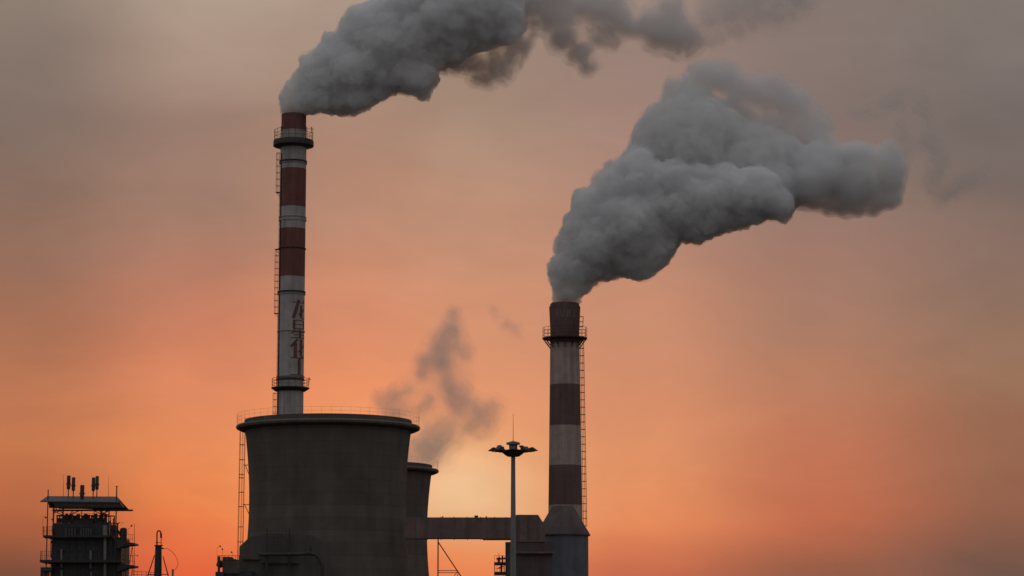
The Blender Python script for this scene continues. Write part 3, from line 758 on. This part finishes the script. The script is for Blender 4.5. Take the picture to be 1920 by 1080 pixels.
b = MB(); b.tube(P(294.3, 1018, VY2), P(294.3, 1016.8, VY2), 3.2 * k2, 10); b.bar(P(292, 1017.5, VY2), P(302, 1017.5, VY2), .04); b.build('pipe_flange', M['steel'], vn)
for (xa, ya, xb, yb) in ((289.8, 1041, 277.5, 1078), (305.5, 1043, 315, 1078)):
    p = P(xa, ya, VY2); q = P(xb, yb, VY2); d = q - p
    for yo in (-1.2, 1.2):
        e = p + d * (p.z / -d.z); b = MB(); b.tube(p, Vector((e.x, e.y + yo, 0)), .9 * k2, 6); b.build('leg', M['steel'], vn)
b = MB(); b.bar(P(278, 1077, VY2), P(316, 1077, VY2), .05); b.build('leg_tie', M['steel'], vn)
b = MB(); pts = [(305, 1028.6), (314, 1028.6), (321, 1033), (328, 1041), (333, 1050), (334, 1058), (331, 1065), (327, 1069)]
b.path([P(x, y, VY2) for x, y in pts], .025, 5); b.path([P(303, 1027.5, VY2), P(307, 1029, VY2)], .08, 6); b.build('hose', M['rail'], vn)
st2 = MB(); p = P(324, 1069, VY2); st2.tube((p.x + .1, p.y, 0), p, 1.9 * k2, 12); st2.tube(p, p + Vector((0, 0, .08)), 2.4 * k2, 12)
o = st2.build('stub_pipe', M['pale'], None, True, (p.x, p.y, 0)); tag(o, 'short upright stub pipe at the end of the thin hose', 'pipe')
wr = MB(); p = P(249, 1071.4, 274); q = P(291, 1073, 274)
wr.bar(p, q, .035); wr.bar(P(249, 1077, 274), P(291, 1078.5, 274), .03)
for k in range(6):
    a = p.lerp(q, k / 5); wr.bar(a, a - Vector((0, 0, .9)), .03)
wo = thing('pipe_bridge', 'low railed walkway linking the steel tower and the vent stack', 'walkway', (P(270, 1100, 274).x, 274, 0))
wr.build('railing', M['rail'], wo)
b = MB(); b.box(p - Vector((0, 0, .95)), q - Vector((0, -1, 1.1))); b.build('deck', M['steel'], wo)
b = MB(); m_ = p.lerp(q, .5); b.bar((m_.x, 274.5, m_.z - 1), (m_.x, 274.5, 0), .08); b.build('post', M['steel'], wo)

# ------------------------------------------------------------------ pump platform left of the cooling tower
QY = 250.0; kq = MPP(1050, QY)
pq = thing('pump_platform', 'dark railed machinery platform with three lamps at the foot of the tower', 'platform', P(430, 1213, QY).xy.to_3d())
b = MB(); b.quad_slab([P(417, 1044, QY), P(432, 1044, QY), P(432, 1048, QY), P(441, 1048, QY), P(443, 1051, QY), P(449, 1052, QY), P(449, 1075, QY), P(417, 1075, QY)], (0, 3, 0)); b.build('machine_housing', M['house'], pq)
b = MB(); p = P(419, 1072, QY); q = P(600, 1080, QY); b.box((p.x, QY + .2, 0), (P(470, 1080, QY).x, QY + 4, P(419, 1070, QY).z)); b.build('base_wall', M['clad_dark'], pq)
b = MB(); b.tube(P(413, 1058, QY + .3), P(413, 1058, QY + 1.3), 7 * kq, 16); b.build('fan_casing', M['steel'], pq)
b = MB(); pbox(b, 404, 1072, 419, 1100, QY - .2, 1.5); b.build('cabinet', M['clad_dark'], pq)
b = MB(); straight_rail(b, P(408, 1059, QY), P(448, 1059, QY), 17 * kq, 6, t=.03); b.build('railing', M['rail'], pq)
b = MB(); pbox(b, 408.5, 1043, 412, 1072, QY, .3); b.build('post', M['steel'], pq)
for (x, y, xb) in ((412.8, 1024, 407), (416.8, 1029.6, 417.5), (434, 1035.2, 437), (406.6, 1060, 409.5)):
    b = MB(); b.path([P(xb, 1062 if y < 1050 else 1066, QY), P(xb, y + 3, QY), P(x, y - 1, QY)], .014, 4); pl_ = b.build('lamp_arm', M['rail'], pq)
    b = MB(); b.tube(P(x - .8, y - 1.6, QY), P(x + .9, y + 1.7, QY), .05, 8, .075); b.build('lamp_head', M['steel'], pl_)

# annex with a sloping top against the tower, and pipework across its face
AYa = 254.0
an = thing('pump_house', 'dark building with a sloped left shoulder against the near cooling tower', 'building', P(520, 1213, AYa).xy.to_3d())
a1 = P(448.8, 1025, AYa); a2 = P(469, 1006, AYa); a3 = P(505, 1000, AYa); a4 = P(585, 1003, AYa); a5 = P(612, 1018, AYa)
b = MB(); b.quad_slab([a1, a2, a3, a4, a5, Vector((a5.x, AYa, 0)), Vector((a1.x, AYa, 0))], (0, 5.0, 0)); b.build('wall', M['annex'], an)
b = MB()
for x in (500.5, 543): b.bar(P(x, 990, AYa - .6), P(x, 1090, AYa - .6), .09)
for y in (996, 1008, 1022, 1034): b.bar(P(500, y, AYa - .6), P(543, y, AYa - .6), .03)
for x in (508, 515, 522, 529, 536): b.bar(P(x, 996, AYa - .6), P(x, 1036, AYa - .6), .025)
b.build('scaffold_frame', M['steel'], an)
b = MB(); pp = [(486, 1040), (560, 1039), (580, 1037.5), (592, 1040), (600, 1048), (604, 1060), (605, 1120)]
b.path([P(x, y, AYa - 1.0) for x, y in pp], 3.6 * kq, 12)
for x, y in pp[1:-1]: pass
b.build('bent_pipe', M['steel'], an, True)
b = MB(); b.tube(P(583, 1040, AYa - 1.0), P(582, 1022, AYa - 1.0), .12, 8); b.tube(P(500, 1040, AYa - .9), P(500, 1080, AYa - .9), .15, 8); b.build('valve_stem', M['steel'], an)
b = MB(); pbox(b, 490, 1052, 560, 1056, AYa - .4, .35); pbox(b, 455, 1046, 487, 1049, AYa - .3, .3); b.build('ledge', M['annex'], an)

# ------------------------------------------------------------------ smoke and steam
def smoke_surface(pts, rad, voxel, amp, seed, name):
    """one closed billowing surface round a set of puffs (position, radius)"""
    me = bpy.data.meshes.new(name + '_puffs'); me.from_pydata([tuple(p) for p in pts], [], [])
    at = me.attributes.new('rad', 'FLOAT', 'POINT'); at.data.foreach_set('value', np.array(rad, dtype=np.float32))
    ob = bpy.data.objects.new(name + '_puffs', me); COL.objects.link(ob)
    ng = bpy.data.node_groups.new(name, 'GeometryNodeTree')
    ng.interface.new_socket('Geometry', in_out='INPUT', socket_type='NodeSocketGeometry')
    ng.interface.new_socket('Geometry', in_out='OUTPUT', socket_type='NodeSocketGeometry')
    N, L = ng.nodes, ng.links
    gi = N.new('NodeGroupInput'); gout = N.new('NodeGroupOutput')
    m2p = N.new('GeometryNodeMeshToPoints'); na = N.new('GeometryNodeInputNamedAttribute'); na.data_type = 'FLOAT'; na.inputs[0].default_value = 'rad'
    L.new(gi.outputs[0], m2p.inputs[0]); L.new(na.outputs[0], m2p.inputs['Radius'])
    p2v = N.new('GeometryNodePointsToVolume'); p2v.resolution_mode = 'VOXEL_SIZE'
    L.new(m2p.outputs[0], p2v.inputs[0]); L.new(na.outputs[0], p2v.inputs['Radius'])
    p2v.inputs['Voxel Size'].default_value = voxel
    v2m = N.new('GeometryNodeVolumeToMesh'); L.new(p2v.outputs[0], v2m.inputs[0])
    v2m.inputs['Threshold'].default_value = 0.1
    # two sizes of cauliflower billow pushed out along the normal, plus fine noise
    sp_ = N.new('GeometryNodeSetPosition'); nrm = N.new('GeometryNodeInputNormal'); pos = N.new('GeometryNodeInputPosition')
    src = v2m.outputs[0]
    add = None
    for (sc_, a_, kind) in amp:
        if kind == 'v':
            # warp the cells a little so that they do not look like a grid of balls
            nz = N.new('ShaderNodeTexNoise'); nz.inputs['Scale'].default_value = sc_ * 0.8; L.new(pos.outputs[0], nz.inputs['Vector'])
            vm = N.new('ShaderNodeVectorMath'); vm.operation = 'MULTIPLY_ADD'; L.new(nz.outputs['Color'], vm.inputs[0]); vm.inputs[1].default_value = (0.9 / sc_,) * 3; L.new(pos.outputs[0], vm.inputs[2])
            tx = N.new('ShaderNodeTexVoronoi'); tx.feature = 'SMOOTH_F1'; tx.inputs['Scale'].default_value = sc_; tx.inputs['Smoothness'].default_value = 0.25
            L.new(vm.outputs[0], tx.inputs['Vector'])
            o_ = N.new('ShaderNodeMath'); o_.operation = 'MULTIPLY_ADD'; L.new(tx.outputs['Distance'], o_.inputs[0]); o_.inputs[1].default_value = -a_; o_.inputs[2].default_value = a_ * 0.55
        else:
            tx = N.new('ShaderNodeTexNoise'); tx.inputs['Scale'].default_value = sc_; tx.inputs['Detail'].default_value = 4; L.new(pos.outputs[0], tx.inputs['Vector'])
            o_ = N.new('ShaderNodeMath'); o_.operation = 'MULTIPLY_ADD'; L.new(tx.outputs[0], o_.inputs[0]); o_.inputs[1].default_value = 2 * a_; o_.inputs[2].default_value = -a_
        if add is None: add = o_.outputs[0]
        else:
            s_ = N.new('ShaderNodeMath'); s_.operation = 'ADD'; L.new(add, s_.inputs[0]); L.new(o_.outputs[0], s_.inputs[1]); add = s_.outputs[0]
    vm = N.new('ShaderNodeVectorMath'); vm.operation = 'SCALE'; L.new(nrm.outputs[0], vm.inputs[0]); L.new(add, vm.inputs['Scale'])
    L.new(src, sp_.inputs[0]); L.new(vm.outputs[0], sp_.inputs['Offset'])
    mv = N.new('GeometryNodeMeshToVolume'); mv.resolution_mode = 'VOXEL_SIZE'
    L.new(sp_.outputs[0], mv.inputs[0]); mv.inputs['Voxel Size'].default_value = voxel; mv.inputs['Interior Band Width'].default_value = voxel * 2
    v2 = N.new('GeometryNodeVolumeToMesh'); L.new(mv.outputs[0], v2.inputs[0]); v2.inputs['Threshold'].default_value = 0.1
    L.new(v2.outputs[0], gout.inputs[0])
    md = ob.modifiers.new('g', 'NODES'); md.node_group = ng
    dg = bpy.context.evaluated_depsgraph_get()
    new = bpy.data.meshes.new_from_object(ob.evaluated_get(dg), depsgraph=dg)
    bpy.data.objects.remove(ob); bpy.data.node_groups.remove(ng)
    new.name = name; new.shade_smooth()
    return new

def fringe(pts, rad, grow, name, dens, parent, seed):
    """torn, see-through skin of smoke round a dense billow"""
    mat = smoke_mat(name + '_volume', dens, (0.985, 0.985, 0.985), (0.55, 0.38, 0.62, 1.5), step=0.2)
    smoke_part(smoke_surface(pts, [r * 1.04 + grow for r in rad], 0.2, [(0.5, .5, 'n'), (1.4, .35, 'n')], seed, name), name, mat, parent)

def smoke_part(me, name, mat, parent):
    o = bpy.data.objects.new(name, me); COL.objects.link(o)
    off = Vector(parent.location)
    me.transform(Matrix.Translation(-off)); o.parent = parent
    me.materials.clear(); me.materials.append(mat)
    return o

def poly_dist(p, poly):
    n = len(poly); inside = False; best = 1e9
    x, y = p
    for i in range(n):
        x1, y1 = poly[i]; x2, y2 = poly[(i + 1) % n]
        if (y1 > y) != (y2 > y) and x < (x2 - x1) * (y - y1) / (y2 - y1) + x1: inside = not inside
        dx_, dy_ = x2 - x1, y2 - y1; t = max(0, min(1, ((x - x1) * dx_ + (y - y1) * dy_) / (dx_ * dx_ + dy_ * dy_ + 1e-9)))
        best = min(best, math.hypot(x - x1 - t * dx_, y - y1 - t * dy_))
    return best if inside else -best

def puffs_in(poly, Y, width_at, seed, n_edge=1.3, n_fill=760, rmin=5, rmax=46):
    """fill a plume of round cross-section with puffs: position in metres, radius in metres"""
    rnd = random.Random(seed); pts = []; rad = []
    xs_ = [p[0] for p in poly]; ys_ = [p[1] for p in poly]
    def put(x, y, depth, r):
        mp = MPP(y, Y); p = P(x, y, Y); p = p + (p - Vector((0, 0, CZ))).normalized() * (depth * mp)
        pts.append(p); rad.append(r * mp)
    tries = 0; c = 0
    while c < n_fill and tries < n_fill * 12:
        tries += 1
        x = rnd.uniform(min(xs_), max(xs_)); y = rnd.uniform(min(ys_), max(ys_))
        d = poly_dist((x, y), poly)
        if d < rmin * .8: continue
        H = max(width_at(x, y), d)
        T = math.sqrt(max(0.0, d * (2 * H - d)))                      # half thickness here
        rloc = rnd.uniform(0.2, 1.0) ** 1.5 * rmax * min(1, .35 + H / 110)
        r = max(rmin, min(d * 0.98, rloc))
        dep = max(0.0, T - r * 0.75)
        side = -1 if rnd.random() < 0.68 else 1
        if rnd.random() < 0.25: dep *= rnd.random()
        put(x, y, side * dep, r); c += 1
        if rnd.random() < .25:                                       # solid core
            put(x, y, 0, max(rmin, d * 0.97))
    L_ = 0
    for i in range(len(poly)):
        x1, y1 = poly[i]; x2, y2 = poly[(i + 1) % len(poly)]; ln = math.hypot(x2 - x1, y2 - y1)
        for k in range(max(1, int(ln / n_edge / 2))):
            t = rnd.random(); x = x1 + (x2 - x1) * t; y = y1 + (y2 - y1) * t
            H = width_at(x, y); r = rnd.uniform(0.05, 0.20) * min(H, 80) + 1.2
            # step inwards by about the puff radius
            best = None
            for a in range(8):
                q = (x + r * .8 * math.cos(a * .785), y + r * .8 * math.sin(a * .785)); dd = poly_dist(q, poly)
                if best is None or dd > best[0]: best = (dd, q)
            put(best[1][0], best[1][1], rnd.uniform(-.5, .5) * r, r)
    return pts, rad

def smoke_mat(name, dens, colour, noise=None, aniso=0.0, absorb=None, step=1.0):
    m = bpy.data.materials.new(name); m.use_nodes = True
    t = NT(m.node_tree); t.n.clear(); out = t.new('ShaderNodeOutputMaterial')
    v = t.new('ShaderNodeVolumePrincipled')
    v.inputs['Color'].default_value = tuple(colour) + (1,)
    v.inputs['Anisotropy'].default_value = aniso
    v.inputs['Density'].default_value = dens
    if noise:
        c = t.new('ShaderNodeTexCoord').outputs['Object']
        sc_, lo, hi, dist = noise
        nn = t.noise(c, sc_, 6.0, 0.62, dist)
        t.l.new(t.math('MULTIPLY', t.maprange(nn, lo, hi, 0.0, 1.0, 'SMOOTHSTEP'), dens), v.inputs['Density'])
        m.cycles.volume_step_rate = step if hasattr(m, 'cycles') and hasattr(m.cycles, 'volume_step_rate') else 1.0
        try: m.volume_step_rate = step
        except Exception: pass
    else:
        try: m.cycles.homogeneous_volume = True
        except Exception: pass
    t.l.new(v.outputs[0], out.inputs['Volume'])
    return m
SM_DENSE = smoke_mat('dense_smoke_volume', 2.0, (0.990, 0.9922, 0.9950))
SM_MID = smoke_mat('loose_smoke_volume', 0.75, (0.88, 0.88, 0.89), (0.22, 0.36, 0.62, 1.2), step=0.12)
SM_THIN = smoke_mat('thin_smoke_volume', 0.55, (0.88, 0.87, 0.87), (0.28, 0.40, 0.66, 1.5), step=0.12)
STEAM = smoke_mat('steam_volume', 0.40, (0.86, 0.86, 0.88), (0.33, 0.38, 0.66, 1.2), step=0.15)

BIL = [(0.42, .75, 'v'), (1.1, .50, 'v'), (2.3, .33, 'v'), (5.0, .08, 'n')]
# plume of the left chimney
poly1 = [(528,215),(526,190),(533,162),(545,148),(560,128),(563,104),(585,98),(604,80),(607,64),(632,60),(641,35),(655,12),(690,8),(716,-8),(760,-40),(860,-80),(980,-80),(984,-10),(982,60),(960,82),(905,94),(870,108),(850,124),(818,130),(820,152),(797,182),(770,178),(745,170),(712,188),(690,202),(665,215),(630,213),(600,211),(574,215)]
w1 = lambda x, y: 26 + max(0, (x - 550)) * 0.30
pl1 = thing('smoke_plume', 'upper grey smoke plume blowing right from the tallest chimney', 'smoke plume', (LX, LY, LH), 'smoke plumes from the chimneys')
pl1['kind'] = 'thing'
pt, rd = puffs_in(poly1, LY, w1, 11)
smoke_part(smoke_surface(pt, rd, 0.11, BIL, 1, 'dense_smoke'), 'dense_smoke', SM_DENSE, pl1)
fringe(pt, rd, 0.16, 'torn_edge', 0.5, pl1, 41)
# plume of the right chimney
poly2 = [(1038,570),(1038,548),(1028,522),(1026,497),(1040,482),(1040,456),(1057,422),(1060,405),(1075,396),(1072,376),(1080,355),(1114,352),(1120,335),(1150,312),(1180,282),(1205,272),(1232,290),(1243,306),(1275,294),(1305,296),(1332,314),(1360,306),(1395,316),(1430,310),(1458,325),(1470,350),(1495,378),(1472,414),(1440,410),(1400,420),(1342,440),(1312,454),(1275,450),(1256,488),(1216,524),(1185,520),(1165,518),(1125,530),(1105,548),(1089,552),(1085,570)]
poly2b = [(1112,345),(1117,327),(1140,306),(1165,300),(1182,275),(1192,238),(1215,207),(1243,187),(1250,152),(1290,146),(1330,176),(1370,202),(1400,226),(1480,250),(1540,300),(1530,366),(1497,384),(1440,385),(1300,380),(1200,365)]
w2 = lambda x, y: 27 + max(0, math.hypot(x - 1060, y - 560) - 20) * 0.22
pl2 = thing('smoke_plume', 'lower thick grey smoke plume rising right from the shorter chimney', 'smoke plume', (RX, RY, RH), 'smoke plumes from the chimneys')
pl2['kind'] = 'thing'
pt, rd = puffs_in(poly2, RY, w2, 23)
smoke_part(smoke_surface(pt, rd, 0.11, BIL, 2, 'dense_smoke'), 'dense_smoke', SM_DENSE, pl2)
fringe(pt, rd, 0.14, 'torn_edge', 0.5, pl2, 42)
pt, rd = puffs_in(poly2b, RY + 2.5, lambda x, y: 60, 31, n_fill=420)
smoke_part(smoke_surface(pt, rd, 0.13, BIL, 12, 'rear_smoke'), 'rear_smoke', smoke_mat('rear_smoke_volume', 1.2, (0.976, 0.976, 0.978)), pl2)
fringe(pt, rd, 0.35, 'rear_torn_edge', 0.5, pl2, 43)

def strokes(lst, Y, seed, grow=1.0):
    """drifting smoke: puffs strewn along drawn strokes (x, y, radius in photo pixels), joined up into one ragged mass"""
    rnd = random.Random(seed); pts = []; rad = []
    for st in lst:
        ln = []
        for (x1, y1, r1), (x2, y2, r2) in zip(st[:-1], st[1:]):
            n = max(1, int(math.hypot(x2 - x1, y2 - y1) / (0.35 * min(r1, r2))))
            ln += [(x1 + (x2 - x1) * k / n, y1 + (y2 - y1) * k / n, r1 + (r2 - r1) * k / n) for k in range(n)]
        ln.append(st[-1])
        for (x, y, r) in ln:
            mp = MPP(y, Y)
            for k in range(3):
                a = rnd.uniform(0, 6.283); q = rnd.random() * r * .45
                rr_ = r * grow * rnd.uniform(.55, .95)
                p = P(x + q * math.cos(a), y + q * math.sin(a), Y); pts.append(p + Vector((0, rnd.uniform(-1, 1) * r * .6 * mp, 0))); rad.append(rr_ * mp)
    return pts, rad
SOFT = [(0.30, 1.0, 'n'), (0.9, .40, 'n'), (2.0, .18, 'n')]
SHELLS = ((1.30, 'thin_smoke'), (0.95, 'loose_smoke'), (0.62, 'smoke_core'))
def drifting(lst, Y, seed, parent, mats, names, grows):
    for gr, nm, mt in zip(grows, names, mats):
        pt, rd = strokes(lst, Y, seed, gr)
        smoke_part(smoke_surface(pt, rd, 0.24, SOFT, seed, nm), nm, mt, parent)
def wisp_mats(tag_, d, col, sc_, lo, hi, dist=1.4):
    return [smoke_mat(tag_ + '_outer', d * .35, col, (sc_, lo + .04, hi + .02, dist), step=0.15), smoke_mat(tag_ + '_middle', d * .6, col, (sc_, lo, hi, dist), step=0.15), smoke_mat(tag_ + '_core', d * .9, col, (sc_, lo - .04, hi, dist), step=0.15)]
NM = ('thin_smoke', 'loose_smoke', 'smoke_core'); GR = (1.45, 1.05, 0.7)
lobe1 = [[(820,110,18),(870,118,24),(915,128,28),(950,112,24),(968,85,22)], [(1000,-10,40),(1035,30,36),(1055,70,30),(1085,100,24),(1108,118,19)], [(1020,-10,36),(1090,0,36),(1150,20,34),(1180,50,22)], [(1205,50,26),(1240,60,36),(1275,62,36),(1300,75,20)], [(1265,20,24),(1255,50,30)],
         [(1120,50,26),(1150,75,18)], [(975,120,10),(1000,60,12)]]
faint1 = [[(1320,30,30),(1390,5,40),(1450,10,40),(1500,0,30)], [(1330,75,16),(1380,60,18),(1420,40,20)]]
drifting(faint1, LY + 2, 14, pl1, wisp_mats('upper_far', 0.22, (0.95, 0.945, 0.945), 0.24, 0.30, 0.70), ('far_thin_smoke', 'far_smoke', 'far_smoke_core'), GR)
drifting(lobe1, LY + 2, 5, pl1, wisp_mats('upper_trail', 0.75, (0.965, 0.96, 0.96), 0.28, 0.32, 0.62), NM, GR)
lobe2 = [[(1655,340,40),(1672,300,26)], [(1640,380,22),(1675,372,18)], [(1535,330,44),(1580,345,44),(1630,345,42),(1665,325,34),(1665,285,24)], [(1600,375,26),(1655,370,26)], [(1510,310,44),(1540,350,40)], [(1530,380,18),(1575,385,20)]]
lobe2.append([(1530,290,26),(1580,300,30),(1625,300,30)])
lobe2.append([(1440,345,36),(1500,345,42),(1545,335,44)])
drifting(lobe2, RY - 0.3, 6, pl2, wisp_mats('lower_trail', 1.25, (0.972, 0.972, 0.975), 0.27, 0.26, 0.56, 1.2), NM, (1.2, 0.95, 0.65))
lobe3 = [[(1370,195,22),(1420,235,20),(1480,235,30),(1520,250,30)], [(1290,145,16),(1330,150,28),(1390,165,30),(1450,170,30),(1500,195,32),(1530,235,30),(1535,280,30)], [(1440,230,18),(1490,250,24)], [(1300,132,12),(1340,135,14)]]
drifting(lobe3, RY + 3, 9, pl2, wisp_mats('upper_arm', 0.9, (0.972, 0.972, 0.975), 0.28, 0.28, 0.58, 1.2), NM, (1.35, 1.0, 0.7))
far2 = [[(1600,210,14),(1650,200,20),(1695,180,22),(1730,190,18),(1740,230,14)], [(1740,260,18),(1765,300,20),(1750,350,22)], [(1765,370,18),(1800,345,22),(1840,325,18)], [(1690,240,20),(1700,290,20)]]
drifting(far2, RY + 4, 7, pl2, wisp_mats('far_trail', 0.22, (0.9, 0.9, 0.9), 0.24, 0.36, 0.62), ('far_thin_smoke', 'far_smoke', 'far_smoke_core'), GR)
# steam from the far cooling tower
sty = T2Y + 2
steam = [[(740,868,34),(770,858,32),(795,842,30),(822,820,26),(850,800,18)], [(918,770,20),(908,790,24),(880,770,24),(858,745,22),(840,718,19),(838,690,17),(822,668,26),(842,640,24),(848,610,15),(856,578,10)],
         [(800,675,18),(790,700,14)], [(868,655,16),(875,665,10)], [(720,755,14),(745,745,16),(768,733,15)], [(790,765,14),(806,745,14)], [(730,775,16),(760,770,16)], [(870,800,14),(900,820,12)]]
sm = thing('steam_cloud', 'thin grey wisp of steam rising from the far cooling tower', 'steam', (P(780, 860, sty).x, sty, P(780, 880, sty).z)); sm['kind'] = 'thing'
drifting(steam, sty, 8, sm, wisp_mats('steam', 0.21, (0.95, 0.95, 0.96), 0.25, 0.16, 0.80), ('thin_steam', 'loose_steam', 'steam_core'), (1.8, 1.25, 0.8))
veil = [[(720,770,30),(780,750,50),(830,720,50),(850,660,40),(850,610,26)], [(800,850,34),(840,810,50),(890,790,40)]]
pt, rd = strokes(veil, sty + 4, 15, 1.2)
smoke_part(smoke_surface(pt, rd, 0.35, SOFT, 15, 'steam_veil'), 'steam_veil', smoke_mat('steam_veil_volume', 0.045, (0.95, 0.95, 0.96), (0.16, 0.3, 0.7, 1.0), step=0.2), sm)
drifting([[(922,580,8),(940,600,12),(962,616,13),(975,630,8)]], sty, 10, sm, wisp_mats('steam_shred', 0.11, (0.9, 0.9, 0.92), 0.3, 0.25, 0.7), ('thin_steam', 'loose_steam', 'steam_core'), (1.8, 1.2, 0.7))
